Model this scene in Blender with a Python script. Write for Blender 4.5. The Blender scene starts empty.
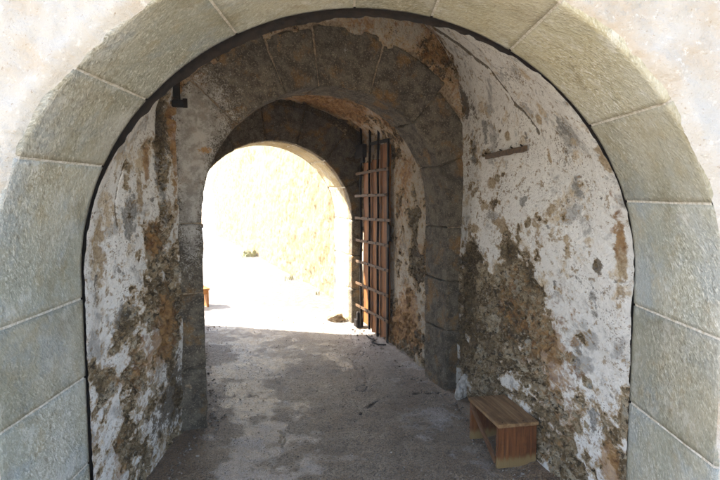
import bpy, math, random
import numpy as np
random.seed(7)
rng = np.random.default_rng(7)
R = math.radians
sc = bpy.context.scene
C = sc.collection

# ---------------------------------------------------------------- camera, sky, sun, exposure
cam_d = bpy.data.cameras.new('camera'); cam = bpy.data.objects.new('camera', cam_d); C.objects.link(cam)
cam.location = (0, 0, 1.6)
cam.rotation_euler = (R(90) - math.atan(47/560), 0, 0)
cam_d.sensor_width = 36; cam_d.lens = 28.0
cam_d.clip_start = 0.05; cam_d.clip_end = 800
sc.camera = cam

SUN_TO = np.array([-.78, .20, .62]); SUN_TO = SUN_TO/np.linalg.norm(SUN_TO)   # direction towards the sun
w = bpy.data.worlds.new('World'); sc.world = w; w.use_nodes = True
wn = w.node_tree.nodes; wl = w.node_tree.links
sky = wn.new('ShaderNodeTexSky'); sky.sky_type = 'NISHITA'; sky.sun_disc = False
sky.sun_elevation = math.asin(SUN_TO[2]); sky.sun_rotation = math.atan2(SUN_TO[0], SUN_TO[1])
sky.air_density = 1.0; sky.dust_density = 2.0; sky.ozone_density = 1.0
bg = wn['Background']; bg.inputs['Strength'].default_value = .10
wl.new(sky.outputs[0], bg.inputs['Color'])
sun_d = bpy.data.lights.new('sun', 'SUN'); sun = bpy.data.objects.new('sun', sun_d); C.objects.link(sun)
sun_d.energy = 4.0; sun_d.angle = R(.5); sun_d.color = (1, .93, .80)
from mathutils import Vector, Matrix
sun.rotation_euler = Vector(SUN_TO).to_track_quat('Z', 'Y').to_euler()
sun.location = (-8, -4, 12)
vs = sc.view_settings
sc.display_settings.display_device = 'sRGB'
vs.view_transform = 'Standard'; vs.look = 'None'; vs.gamma = 1; vs.use_curve_mapping = False
vs.exposure = 3.05
sc.cycles.max_bounces = 10; sc.cycles.diffuse_bounces = 7; sc.cycles.glossy_bounces = 4
sc.cycles.use_denoising = True

# ---------------------------------------------------------------- numpy noise
def _h(ix, iy, iz, s):
    n = (ix.astype(np.int64)*73856093) ^ (iy.astype(np.int64)*19349663) ^ (iz.astype(np.int64)*83492791) ^ (s*2654435761 & 0x7fffffff)
    n = (n ^ (n >> 13)) * 1274126177 & 0x7fffffffffff
    n = n ^ (n >> 16)
    return (n & 0xffff)/65535.0
def vnoise(P, s=0):
    i = np.floor(P).astype(np.int64); f = P-i; f = f*f*f*(f*(f*6-15)+10)
    o = 0
    for dx in (0, 1):
        wx = f[..., 0] if dx else 1-f[..., 0]
        for dy in (0, 1):
            wy = f[..., 1] if dy else 1-f[..., 1]
            for dz in (0, 1):
                wz = f[..., 2] if dz else 1-f[..., 2]
                o = o+wx*wy*wz*_h(i[..., 0]+dx, i[..., 1]+dy, i[..., 2]+dz, s)
    return o*2-1
def fbm(P, sc_=1, octv=4, s=0, gain=.5):
    P = np.asarray(P, float)*sc_; a = 1; o = 0; t = 0
    for k in range(octv):
        o = o+a*vnoise(P+17.3*k, s+k); t += a; a *= gain; P = P*2.03
    return o/t*1.6
def cells(P, sc_, s=0):
    """nearest-feature distance and a random value per cell"""
    P = np.asarray(P, float)*sc_; i = np.floor(P).astype(np.int64); best = np.full(P.shape[:-1], 9.); b2 = best.copy(); val = np.zeros(P.shape[:-1])
    for dx in (-1, 0, 1):
        for dy in (-1, 0, 1):
            for dz in (-1, 0, 1):
                c = i+np.array([dx, dy, dz])
                fx = c[..., 0]+_h(c[..., 0], c[..., 1], c[..., 2], s+1); fy = c[..., 1]+_h(c[..., 0], c[..., 1], c[..., 2], s+2); fz = c[..., 2]+_h(c[..., 0], c[..., 1], c[..., 2], s+3)
                d = np.sqrt((P[..., 0]-fx)**2+(P[..., 1]-fy)**2+(P[..., 2]-fz)**2)
                v = _h(c[..., 0], c[..., 1], c[..., 2], s+4)
                m = d < best
                b2 = np.where(m, best, np.minimum(b2, d)); best = np.where(m, d, best); val = np.where(m, v, val)
    return best, b2-best, val
def sstep(a, b, x):
    t = np.clip((x-a)/(b-a), 0, 1); return t*t*(3-2*t)

# ---------------------------------------------------------------- object helpers
def tag(o, label=None, cat=None, group=None, kind=None):
    if label: o['label'] = label
    if cat: o['category'] = cat
    if group: o['group'] = group
    if kind: o['kind'] = kind
    return o
def empty(name, loc=(0, 0, 0), rz=0):
    o = bpy.data.objects.new(name, None); C.objects.link(o); o.location = loc; o.rotation_euler = (0, 0, rz); o.empty_display_size = .1
    return o
def link(name, me, mat, parent=None):
    o = bpy.data.objects.new(name, me); C.objects.link(o)
    if mat: me.materials.append(mat)
    if parent: o.parent = parent
    return o
def mesh_np(V, F, uv=None, attrs=None, smooth=True):
    """V (n,3), F (m,4) quads"""
    me = bpy.data.meshes.new('mesh'); V = np.ascontiguousarray(V, np.float32); F = np.ascontiguousarray(F, np.int32)
    me.vertices.add(len(V)); me.vertices.foreach_set('co', V.ravel())
    me.loops.add(F.size); me.loops.foreach_set('vertex_index', F.ravel())
    me.polygons.add(len(F)); me.polygons.foreach_set('loop_start', np.arange(0, F.size, F.shape[1], dtype=np.int32))
    me.polygons.foreach_set('loop_total', np.full(len(F), F.shape[1], np.int32))
    if smooth: me.polygons.foreach_set('use_smooth', np.ones(len(F), bool))
    if uv is not None:
        l = me.uv_layers.new(name='UVMap'); l.data.foreach_set('uv', np.ascontiguousarray(uv[F.ravel()], np.float32).ravel())
    for k, a in (attrs or {}).items():
        at = me.attributes.new(k, 'FLOAT', 'POINT'); at.data.foreach_set('value', np.ascontiguousarray(a, np.float32).ravel())
    me.update(calc_edges=True); me.validate()
    return me
def grid_faces(nu, nv, flip=False):
    i = np.arange(nu*nv).reshape(nu, nv)
    f = np.stack([i[:-1, :-1], i[:-1, 1:], i[1:, 1:], i[1:, :-1]], -1).reshape(-1, 4)
    return f[:, ::-1] if flip else f
def grid_normals(P):
    du = np.gradient(P, axis=0); dv = np.gradient(P, axis=1); n = np.cross(du, dv); return n/np.maximum(np.linalg.norm(n, axis=-1, keepdims=True), 1e-9)
class MB:
    """small free-form mesh collector"""
    def __init__(s): s.v = []; s.f = []
    def box(s, c, size, rot=None, taper=1.0, bev=0.0):
        """box with a chamfer along its edges"""
        hx, hy, hz = [q/2 for q in size]; M = rot or Matrix.Identity(3); b = len(s.v)
        e = min(bev, hx*.9, hy*.9, hz*.9)
        if e <= 0:
            for z in (-1, 1):
                for x, y in ((-1, -1), (1, -1), (1, 1), (-1, 1)): s.v.append(Vector(c)+M@Vector((x*hx, y*hy, z*hz)))
            s.f += [(b+0, b+3, b+2, b+1), (b+4, b+5, b+6, b+7)]+[(b+i, b+(i+1) % 4, b+4+(i+1) % 4, b+4+i) for i in range(4)]
            return s
        import itertools
        idx = {}
        for sg in itertools.product((-1, 1), repeat=3):
            for ax in range(3):
                p = [sg[k]*((hx, hy, hz)[k]-(0 if k == ax else e)) for k in range(3)]
                idx[(sg, ax)] = len(s.v); s.v.append(Vector(c)+M@Vector(p))
        def add(ids):
            vs_ = [s.v[i] for i in ids]; n = (vs_[1]-vs_[0]).cross(vs_[2]-vs_[0]); cc = sum(vs_, Vector())/len(vs_)-Vector(c)
            s.f.append(tuple(ids) if n.dot(cc) > 0 else tuple(reversed(ids)))
        for ax in range(3):
            o1, o2 = [k for k in range(3) if k != ax]
            for sg in (-1, 1):
                q = []
                for a_, b_ in ((-1, -1), (1, -1), (1, 1), (-1, 1)):
                    t = [0, 0, 0]; t[ax] = sg; t[o1] = a_; t[o2] = b_; q.append(idx[(tuple(t), ax)])
                add(q)
            for a_ in (-1, 1):
                for b_ in (-1, 1):
                    t0 = [0, 0, 0]; t1 = [0, 0, 0]; t0[ax] = -1; t1[ax] = 1
                    for t in (t0, t1): t[o1] = a_; t[o2] = b_
                    t0, t1 = tuple(t0), tuple(t1); add([idx[(t0, o1)], idx[(t1, o1)], idx[(t1, o2)], idx[(t0, o2)]])
        for sg in itertools.product((-1, 1), repeat=3): add([idx[(sg, 0)], idx[(sg, 1)], idx[(sg, 2)]])
        return s
    def tube(s, pts, r, n=8, jit=0):
        pts = [Vector(p) for p in pts]; rings = []
        for i, p in enumerate(pts):
            d = (pts[min(i+1, len(pts)-1)]-pts[max(i-1, 0)]).normalized()
            a = d.orthogonal().normalized() if i == 0 else (a-d*a.dot(d)).normalized()
            b = d.cross(a); rr = r[i] if isinstance(r, (list, tuple)) else r
            rings.append(len(s.v))
            for k in range(n):
                t = 2*math.pi*k/n; q = rr*(1+random.uniform(-jit, jit)); s.v.append(p+a*math.cos(t)*q+b*math.sin(t)*q)
        for a0, a1 in zip(rings, rings[1:]):
            for k in range(n): s.f.append((a0+k, a0+(k+1) % n, a1+(k+1) % n, a1+k))
        s.f.append(tuple(rings[0]+k for k in reversed(range(n)))); s.f.append(tuple(rings[-1]+k for k in range(n)))
        return s
    def ribbon(s, pts, w_, h_, up=(0, 0, 1)):
        pts = [Vector(p) for p in pts]; up = Vector(up); b0 = len(s.v)
        for i, p in enumerate(pts):
            d = (pts[min(i+1, len(pts)-1)]-pts[max(i-1, 0)]).normalized(); sd = d.cross(up).normalized(); u2 = sd.cross(d); k = 1+.07*math.sin(i*2.3)
            for x, y in ((-1, -.8), (-.8, -1), (.8, -1), (1, -.8), (1, .8), (.8, 1), (-.8, 1), (-1, .8)): s.v.append(p+sd*x*w_/2*k+u2*y*h_/2*k)
        for i in range(len(pts)-1):
            for k in range(8): s.f.append((b0+i*8+k, b0+i*8+(k+1) % 8, b0+i*8+8+(k+1) % 8, b0+i*8+8+k))
        s.f.append(tuple(b0+k for k in reversed(range(8)))); s.f.append(tuple(b0+(len(pts)-1)*8+k for k in range(8))); return s
    def rock(s, c, r, seed=0, sub=2, flat=1):
        import bmesh
        bm = bmesh.new(); bmesh.ops.create_icosphere(bm, subdivisions=sub, radius=1); b = len(s.v)
        P = np.array([v.co[:] for v in bm.verts]); d = 1+.35*fbm(P+seed*7.1, 1.1, 3, seed)+.1*fbm(P+seed, 4, 2, seed)
        P = P*d[:, None]*np.array(r)*np.array([1, 1, flat]); P = P+np.array(c)
        s.v += [Vector(p) for p in P]; s.f += [tuple(b+v.index for v in f.verts) for f in bm.faces]; bm.free(); return s
    def build(s, name, mat, parent=None, smooth=False):
        me = bpy.data.meshes.new('mesh'); me.from_pydata([tuple(v) for v in s.v], [], s.f)
        if smooth: me.polygons.foreach_set('use_smooth', [True]*len(me.polygons))
        me.update(); return link(name, me, mat, parent)

# ---------------------------------------------------------------- materials
class MT:
    def __init__(s, name, rough=.9, spec=.25):
        s.m = bpy.data.materials.new(name); s.m.use_nodes = True; s.t = s.m.node_tree; s.b = s.t.nodes['Principled BSDF']
        s.b.inputs['Roughness'].default_value = rough; s.b.inputs['Specular IOR Level'].default_value = spec
        s.pos = s.n('ShaderNodeNewGeometry').outputs['Position']; s._uv = None
    def n(s, ty, **k):
        n = s.t.nodes.new(ty)
        for a, b in k.items(): setattr(n, a, b)
        return n
    def set(s, sock, v):
        if hasattr(v, 'is_output') or isinstance(v, bpy.types.NodeSocket): s.t.links.new(v, sock)
        elif isinstance(v, tuple) and len(v) == 3 and sock.type == 'RGBA': sock.default_value = (*v, 1)
        else: sock.default_value = v
    @property
    def obj(s): return s.n('ShaderNodeTexCoord').outputs['Object']
    @property
    def uv(s): return s.n('ShaderNodeTexCoord').outputs['UV']
    def mapv(s, vec, scale=(1, 1, 1), rot=(0, 0, 0), loc=(0, 0, 0)):
        n = s.n('ShaderNodeMapping'); s.set(n.inputs['Vector'], vec); n.inputs['Scale'].default_value = scale; n.inputs['Rotation'].default_value = rot; n.inputs['Location'].default_value = loc
        return n.outputs[0]
    def noise(s, scale, detail=5, rough=.55, vec=None, dist=0, col=False):
        n = s.n('ShaderNodeTexNoise'); s.set(n.inputs['Vector'], vec if vec is not None else s.pos); n.inputs['Scale'].default_value = scale
        n.inputs['Detail'].default_value = detail; n.inputs['Roughness'].default_value = rough; n.inputs['Distortion'].default_value = dist
        return n.outputs['Color' if col else 'Fac']
    def vor(s, scale, feat='F1', vec=None, out='Distance', rnd=1):
        n = s.n('ShaderNodeTexVoronoi', feature=feat); s.set(n.inputs['Vector'], vec if vec is not None else s.pos); n.inputs['Scale'].default_value = scale; n.inputs['Randomness'].default_value = rnd
        return n.outputs[out]
    def attr(s, name): return s.n('ShaderNodeAttribute', attribute_name=name).outputs['Fac']
    def math(s, op, a, b=0, c=None, clamp=False):
        n = s.n('ShaderNodeMath', operation=op, use_clamp=clamp); s.set(n.inputs[0], a); s.set(n.inputs[1], b)
        if c is not None: s.set(n.inputs[2], c)
        return n.outputs[0]
    def step(s, x, a, b, lo=0, hi=1):
        n = s.n('ShaderNodeMapRange', interpolation_type='SMOOTHSTEP'); s.set(n.inputs['Value'], x)
        n.inputs['From Min'].default_value = a; n.inputs['From Max'].default_value = b; n.inputs['To Min'].default_value = lo; n.inputs['To Max'].default_value = hi
        return n.outputs[0]
    def ramp(s, x, stops):
        n = s.n('ShaderNodeValToRGB'); s.set(n.inputs[0], x); e = n.color_ramp.elements
        while len(e) < len(stops): e.new(.5)
        for q, (p, c) in zip(e, stops): q.position = p; q.color = (*c, 1)
        return n.outputs[0]
    def mix(s, f, a, b, mode='MIX'):
        n = s.n('ShaderNodeMix', data_type='RGBA', blend_type=mode, clamp_factor=True); s.set(n.inputs[0], f); s.set(n.inputs[6], a); s.set(n.inputs[7], b)
        return n.outputs[2]
    def col(s, c): s.set(s.b.inputs['Base Color'], c); return s
    def bump(s, hs, strength=1):
        """hs: list of (height socket, metres)"""
        t = None
        for h, a in hs:
            x = s.math('MULTIPLY', h, a); t = x if t is None else s.math('ADD', t, x)
        n = s.n('ShaderNodeBump'); n.inputs['Strength'].default_value = strength; n.inputs['Distance'].default_value = 1; s.set(n.inputs['Height'], t)
        s.t.links.new(n.outputs[0], s.b.inputs['Normal']); return s

def m_wall(name, white=(.82, .80, .76), cream=(.56, .44, .28), dark=1.0):
    """flaking lime plaster over rubble; attributes: pl cover, mo mould, ru rust, be beige stain, gr grey stain, st per-stone value"""
    m = MT(name, .92, .2)
    pl, mo, ru, st, be, gr = [m.attr(k) for k in ('pl', 'mo', 'ru', 'st', 'be', 'gr')]
    sp = m.mapv(m.pos, (1, .6, 1)); sv = m.mapv(m.pos, (1, .5, .8))
    o = lambda x, y, z: m.mapv(sv, loc=(x, y, z))
    nf = m.noise(75, 7, .65, sp); nm = m.noise(24, 6, .6, sp); ns = m.noise(26, 7, .64, sv, .4); ns2 = m.noise(6.5, 7, .68, sv, .3)
    wv = m.n('ShaderNodeVectorMath', operation='ADD'); m.set(wv.inputs[0], sv)
    w2 = m.n('ShaderNodeVectorMath', operation='SCALE'); m.set(w2.inputs[0], m.noise(22, 4, .6, sv, col=True)); w2.inputs['Scale'].default_value = .07; m.set(wv.inputs[1], w2.outputs[0])
    fl = m.math('SUBTRACT', m.vor(14, vec=wv.outputs[0]), m.math('MULTIPLY', m.step(m.vor(14, vec=wv.outputs[0], out='Color'), .5, .95), .42)); flake = m.step(fl, .10, -.05)
    x = m.math('ADD', pl, m.math('MULTIPLY', m.math('SUBTRACT', nf, .5), .8)); x = m.math('ADD', x, m.math('MULTIPLY', m.math('SUBTRACT', ns, .5), 1.3)); x = m.math('SUBTRACT', x, m.math('MULTIPLY', flake, .40))
    cov = m.step(x, -.04, .05); thin = m.step(x, .02, .30)
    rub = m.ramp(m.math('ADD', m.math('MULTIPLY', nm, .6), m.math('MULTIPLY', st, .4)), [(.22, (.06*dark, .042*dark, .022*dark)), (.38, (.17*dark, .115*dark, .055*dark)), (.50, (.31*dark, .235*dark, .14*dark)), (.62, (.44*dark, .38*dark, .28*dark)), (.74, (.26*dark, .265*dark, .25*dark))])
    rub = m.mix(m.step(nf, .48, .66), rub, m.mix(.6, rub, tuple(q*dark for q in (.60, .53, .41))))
    rub = m.mix(m.step(m.noise(40, 6, .68, o(3, 1, 7)), .52, .62), rub, (.05, .036, .02))
    rub = m.mix(m.math('MULTIPLY', m.step(m.noise(150, 4, .6), .54, .68), .7), rub, (.03, .022, .014))
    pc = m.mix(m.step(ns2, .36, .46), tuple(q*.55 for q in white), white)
    pc = m.mix(m.math('MULTIPLY', m.step(m.noise(8, 7, .68, o(5, 2, 9)), .55, .66), .85), pc, cream)
    pc = m.mix(m.math('MULTIPLY', m.step(m.noise(30, 6, .68, o(1, 8, 3)), .56, .64), .85), pc, (.33, .245, .15))
    pc = m.mix(m.math('MULTIPLY', m.step(m.noise(17, 7, .7, o(7, 3, 2)), .60, .67), .85), pc, (.17, .155, .14))
    pc = m.mix(m.math('MULTIPLY', m.step(m.math('ADD', m.noise(110, 3, .6, sp), m.math('MULTIPLY', m.noise(5, 3, .6, o(2, 2, 5)), .45)), .84, .92), .8), pc, (.15, .105, .065))
    edge = m.mix(thin, (.40, .29, .165), pc)
    bx = m.math('ADD', be, m.math('MULTIPLY', m.math('SUBTRACT', ns, .5), 1.6)); edge = m.mix(m.math('MULTIPLY', m.step(bx, .36, .6), .9), edge, m.mix(m.step(nf, .4, .6), (.30, .21, .115), (.48, .37, .23)))
    gx = m.math('ADD', gr, m.math('MULTIPLY', m.math('SUBTRACT', ns, .5), 2.2)); edge = m.mix(m.math('MULTIPLY', m.step(gx, .36, .62), .8), edge, m.mix(m.step(nf, .42, .6), (.12, .115, .105), (.30, .29, .27)))
    c = m.mix(cov, rub, edge)
    mx = m.math('ADD', mo, m.math('MULTIPLY', m.math('SUBTRACT', nm, .5), 1.8)); mx = m.math('ADD', mx, m.math('MULTIPLY', m.math('SUBTRACT', nf, .5), 1.6))
    c = m.mix(m.math('MULTIPLY', m.step(mx, .44, .74), .88), c, m.mix(m.step(nf, .42, .62), (.045, .031, .017), (.16, .115, .06)))
    rx = m.math('ADD', ru, m.math('MULTIPLY', m.math('SUBTRACT', ns, .5), 2.0))
    c = m.mix(m.math('MULTIPLY', m.step(rx, .32, .70), .8), c, m.ramp(nm, [(.35, (.16, .065, .02)), (.6, (.40, .23, .09))]))
    m.col(c)
    m.bump([(cov, .006), (nf, .012), (nm, .020), (ns, .008), (m.noise(260, 3, .6), .003), (flake, -.003)], 1)
    return m.m

def m_tooled(name, a=(.29, .30, .25), b=(.37, .365, .30), blue=(.29, .325, .33), dk=(.13, .11, .075), depth=.005):
    """ashlar dressed with a pecked, slanting tooling"""
    m = MT(name, .88, .25)
    u = m.uv
    t1 = m.noise(1, 4, .55, m.mapv(m.mapv(u, rot=(0, 0, R(38))), (46, 92, 1)), .9)
    t2 = m.noise(1, 4, .6, m.mapv(m.mapv(u, rot=(0, 0, R(47))), (90, 170, 1)), .7)
    big = m.noise(2.6, 4, .6); mid = m.noise(11, 5, .6); fi = m.noise(210, 4, .6)
    c = m.mix(m.step(big, .4, .62), a, b); c = m.mix(m.math('MULTIPLY', m.step(m.noise(4.3, 5, .65), .48, .64), .8), c, blue)
    c = m.mix(m.math('MULTIPLY', m.step(mid, .5, .75), .5), c, (.33, .27, .15)); c = m.mix(m.math('MULTIPLY', m.attr('ru'), .8), c, (.43, .385, .245))
    t = m.math('ADD', m.math('MULTIPLY', t1, .55), m.math('MULTIPLY', t2, .45))
    ct = m.step(m.noise(1.7, 3, .5, m.mapv(m.pos, loc=(9, 1, 4))), .35, .65, .35, 1.0); c = m.mix(m.math('MULTIPLY', m.step(t, .50, .62), ct), c, (.60, .59, .53)); c = m.mix(m.math('MULTIPLY', m.math('MULTIPLY', m.step(t, .48, .37), .75), ct), c, dk)
    c = m.mix(m.math('MULTIPLY', m.step(m.noise(6, 6, .68, m.mapv(m.pos, loc=(6, 5, 4))), .52, .68), .5), c, m.mix(1, c, (.62, .56, .44), 'MULTIPLY')); c = m.mix(m.math('MULTIPLY', m.step(m.noise(7.5, 6, .7, m.mapv(m.pos, loc=(1, 5, 9))), .54, .66), .5), c, (.55, .55, .52))
    c = m.mix(m.math('MULTIPLY', m.step(fi, .6, .72), .5), c, dk)
    c = m.mix(m.math('MULTIPLY', m.step(m.attr('st'), .1, .9), .6), c, m.mix(1, c, (.66, .62, .54), 'MULTIPLY'))
    c = m.mix(m.math('MULTIPLY', m.step(m.noise(2.2, 6, .65, m.mapv(m.pos, loc=(4, 4, 4))), .45, .75), .35), c, (.56, .56, .54))
    m.col(c); m.bump([(t1, depth), (t2, depth*.6), (mid, .012), (fi, .0016)], 1)
    return m.m

def m_shaded_stone(name, a=(.065, .053, .039), b=(.165, .138, .10), fleck=(.36, .31, .22), warm=(.22, .125, .045)):
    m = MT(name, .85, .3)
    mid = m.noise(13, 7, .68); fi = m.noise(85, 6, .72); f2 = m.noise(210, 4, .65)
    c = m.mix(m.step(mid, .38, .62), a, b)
    c = m.mix(m.step(m.noise(5.5, 6, .65), .52, .66), c, warm)
    c = m.mix(m.math('MULTIPLY', m.step(fi, .53, .64), .7), c, fleck); c = m.mix(m.math('MULTIPLY', m.step(f2, .55, .66), .85), c, (.02, .016, .012))
    c = m.mix(m.math('MULTIPLY', m.step(m.noise(2.7, 5, .6, m.mapv(m.pos, loc=(2, 7, 1))), .5, .7), .35), c, (.02, .016, .013))
    lx = m.math('ADD', m.attr('pl'), m.math('MULTIPLY', m.math('SUBTRACT', m.noise(38, 6, .7), .5), 1.5)); lx = m.math('ADD', lx, m.math('MULTIPLY', m.math('SUBTRACT', m.noise(120, 4, .65), .5), 1.8))
    c = m.mix(m.math('MULTIPLY', m.step(lx, .30, .62), .75), c, m.mix(m.step(mid, .4, .6), (.30, .28, .25), (.52, .50, .47)))
    c = m.mix(m.step(m.math('ADD', m.attr('ru'), m.math('MULTIPLY', m.math('SUBTRACT', fi, .5), 1.6)), .4, .7), c, (.34, .19, .07))
    m.col(c); m.bump([(fi, .009), (mid, .02), (f2, .004)], 1)
    return m.m

def m_mortar(name, c1=(.42, .38, .3), c2=(.62, .6, .55)):
    m = MT(name, .95, .15); f = m.noise(60, 6, .7)
    m.col(m.mix(m.step(f, .38, .6), c1, c2)); m.bump([(f, .006), (m.noise(220, 3), .003)]); return m.m

def m_facade(name):
    m = MT(name, .93, .2)
    x = m.math('ADD', m.attr('pl'), m.math('MULTIPLY', m.math('SUBTRACT', m.noise(28, 7, .68), .5), 1.2)); cov = m.step(x, -.3, .1)
    base = m.mix(m.step(m.noise(60, 6, .7), .42, .62), (.30, .31, .30), (.46, .44, .39))
    pl = m.mix(m.step(m.noise(3.2, 5, .6), .45, .66), (.43, .41, .375), (.39, .33, .255))
    pl = m.mix(m.step(m.noise(38, 6, .7), .55, .7), pl, (.54, .52, .48)); pl = m.mix(m.math('MULTIPLY', m.step(m.noise(85, 4, .65), .62, .7), .7), pl, (.26, .2, .14))
    c = m.mix(cov, base, pl)
    c = m.mix(m.step(m.math('ADD', m.attr('ru'), m.math('MULTIPLY', m.math('SUBTRACT', m.noise(70, 5, .6), .5), 1.2)), .4, .7), c, (.22, .11, .06))
    m.col(c); m.bump([(cov, .003), (m.noise(30, 7, .65), .012), (m.noise(140, 4, .6), .004)]); return m.m

def m_floor(name):
    m = MT(name, .6, .5)
    tr = m.attr('tr'); so = m.attr('so')
    g = m.vor(95); g2 = m.vor(230); nf = m.noise(130, 5, .7); nm = m.noise(12, 6, .65); nl = m.noise(3.0, 7, .66)
    c = m.mix(m.step(nl, .38, .64), (.27, .19, .12), (.46, .37, .27))
    c = m.mix(m.step(nm, .45, .7), c, (.24, .165, .10))
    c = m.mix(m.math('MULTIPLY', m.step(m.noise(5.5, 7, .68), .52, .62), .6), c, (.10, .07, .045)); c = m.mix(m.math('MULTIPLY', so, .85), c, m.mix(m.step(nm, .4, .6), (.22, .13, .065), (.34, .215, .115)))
    c = m.mix(m.step(g, .36, .2), c, m.mix(m.step(m.vor(95, out='Color'), .3, .8), (.16, .14, .125), (.40, .36, .33)))
    c = m.mix(m.step(nf, .53, .63), c, (.04, .03, .022)); c = m.mix(m.math('MULTIPLY', m.step(m.noise(170, 5, .7), .55, .64), .8), c, (.36, .33, .29))
    tx = m.math('ADD', tr, m.math('MULTIPLY', m.math('SUBTRACT', nm, .5), .9)); tm = m.step(tx, .30, .56)
    c = m.mix(m.math('MULTIPLY', tm, .85), c, m.mix(m.step(nf, .4, .6), (.27, .24, .22), (.46, .42, .40)))
    sp = m.step(m.math('ADD', m.vor(60), m.math('MULTIPLY', m.noise(9, 3), -.12)), .06, .02)
    c = m.mix(sp, c, (.6, .57, .55))
    pit = m.step(m.math('ADD', m.vor(38), m.math('MULTIPLY', m.noise(5, 4), -.35)), .02, -.03); c = m.mix(m.math('MULTIPLY', pit, .8), c, (.03, .022, .016))
    c = m.mix(m.math('MULTIPLY', m.step(m.noise(26, 7, .7), .54, .66), .6), c, (.06, .045, .032))
    s2_ = m.math('MULTIPLY', m.step(m.vor(130), .16, .08), tm); c = m.mix(m.math('MULTIPLY', s2_, .8), c, (.62, .62, .66))
    c = m.mix(m.math('MULTIPLY', m.attr('exit_spill'), .8), c, m.mix(m.step(nm, .42, .6), (.30, .27, .25), (.44, .41, .39)))  # light spilling in from the exit, painted into the floor colour
    kx = m.step(m.math('ADD', m.attr('ck'), m.math('MULTIPLY', m.math('SUBTRACT', nf, .5), 1.4)), .45, .8); c = m.mix(m.math('MULTIPLY', kx, .9), c, (.035, .025, .018))
    rg = m.math('MULTIPLY', m.math('MULTIPLY', m.step(m.noise(70, 6, .75), .50, .60), m.math('SUBTRACT', 1, tm)), m.math('SUBTRACT', 1, m.math('MULTIPLY', m.attr('exit_spill'), .6))); c = m.mix(m.math('MULTIPLY', rg, .75), c, (.09, .062, .042))
    out = m.attr('ou'); c = m.mix(out, c, m.mix(m.step(nm, .45, .6), (.125, .11, .102), (.19, .172, .163)))
    m.col(c)
    ro = m.math('SUBTRACT', .48, m.math('MULTIPLY', tm, .28)); ro = m.math('ADD', ro, m.math('MULTIPLY', m.math('SUBTRACT', nf, .5), .5)); m.set(m.b.inputs['Roughness'], ro)
    h = m.math('MULTIPLY', m.step(g, .45, .0), m.math('SUBTRACT', 1, m.math('MULTIPLY', tm, .6)))
    m.bump([(h, .003), (nm, .006), (nf, .005), (m.step(g2, .5, 0), .0014), (pit, -.005), (rg, -.006), (kx, -.008), (m.noise(35, 6, .7), .008)]); return m.m

def m_wood(name, c1, c2, c3, axis=2, sc_=1.0, raw=None):
    m = MT(name, .75, .3); o = m.obj
    s_ = [46*sc_]*3; s_[axis] = 2.6*sc_
    g = m.noise(1, 6, .65, m.mapv(o, tuple(s_)), .6); mid = m.noise(7, 5, .6, o)
    c = m.ramp(g, [(.3, c1), (.5, c2), (.68, c3)]); c = m.mix(m.math('MULTIPLY', m.step(mid, .48, .7), .6), c, c1)
    if raw:
        z = m.n('ShaderNodeSeparateXYZ'); m.set(z.inputs[0], o)
        k = m.math('ADD', z.outputs[2], m.math('MULTIPLY', m.math('SUBTRACT', g, .5), .09))
        c = m.mix(m.step(k, raw[0]+.022, raw[0]-.018), c, raw[1])
    m.col(c); m.bump([(g, .004), (m.noise(160, 3, .6, o), .0015)]); return m.m
def m_iron(name, base=(.022, .016, .013), rust=(.15, .055, .02), amt=.5, spec=.3):
    m = MT(name, .75, spec); o = m.pos; n = m.noise(45, 6, .65, o); f = m.noise(180, 4, .6, o)
    c = m.mix(m.step(n, amt-.08, amt+.12), rust, base); c = m.mix(m.math('MULTIPLY', m.step(f, .55, .7), .7), c, tuple(q*1.5 for q in rust))
    m.col(c); m.bump([(n, .004), (f, .002)]); return m.m
def m_simple(name, c1, c2, scale=20, rough=.9, b=.004):
    m = MT(name, rough, .25); n = m.noise(scale, 6, .65, m.obj); m.col(m.mix(m.step(n, .35, .65), c1, c2)); m.bump([(n, b)]); return m.m

M_wall = m_wall('flaking_plaster')
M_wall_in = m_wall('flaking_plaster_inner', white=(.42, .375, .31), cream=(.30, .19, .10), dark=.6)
M_tool = m_tooled('tooled_stone')
M_dark = m_shaded_stone('shaded_stone')  # stone kept nearly black: its shade is put into the colour
M_sun = m_tooled('sunlit_stone', (.36, .28, .14), (.44, .36, .21), (.34, .30, .22), (.2, .15, .08), .004)  # tan stone warmed to gold, sunlight put into the colour
M_mort = m_mortar('pale_mortar'); M_mortd = m_mortar('dark_mortar', (.17, .12, .075), (.34, .27, .19))
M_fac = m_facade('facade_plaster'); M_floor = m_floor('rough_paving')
M_slot = m_simple('slot_shade', (.008, .006, .005), (.02, .014, .010), 30)  # near-black colour stands in for the shade inside the slot
M_iron = m_iron('rusty_iron'); M_rust = m_iron('rusty_bar', (.03, .018, .009), (.085, .042, .015), .55)
M_plank = m_wood('rusty_plank', (.05, .016, .003), (.18, .062, .008), (.32, .13, .022))

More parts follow.
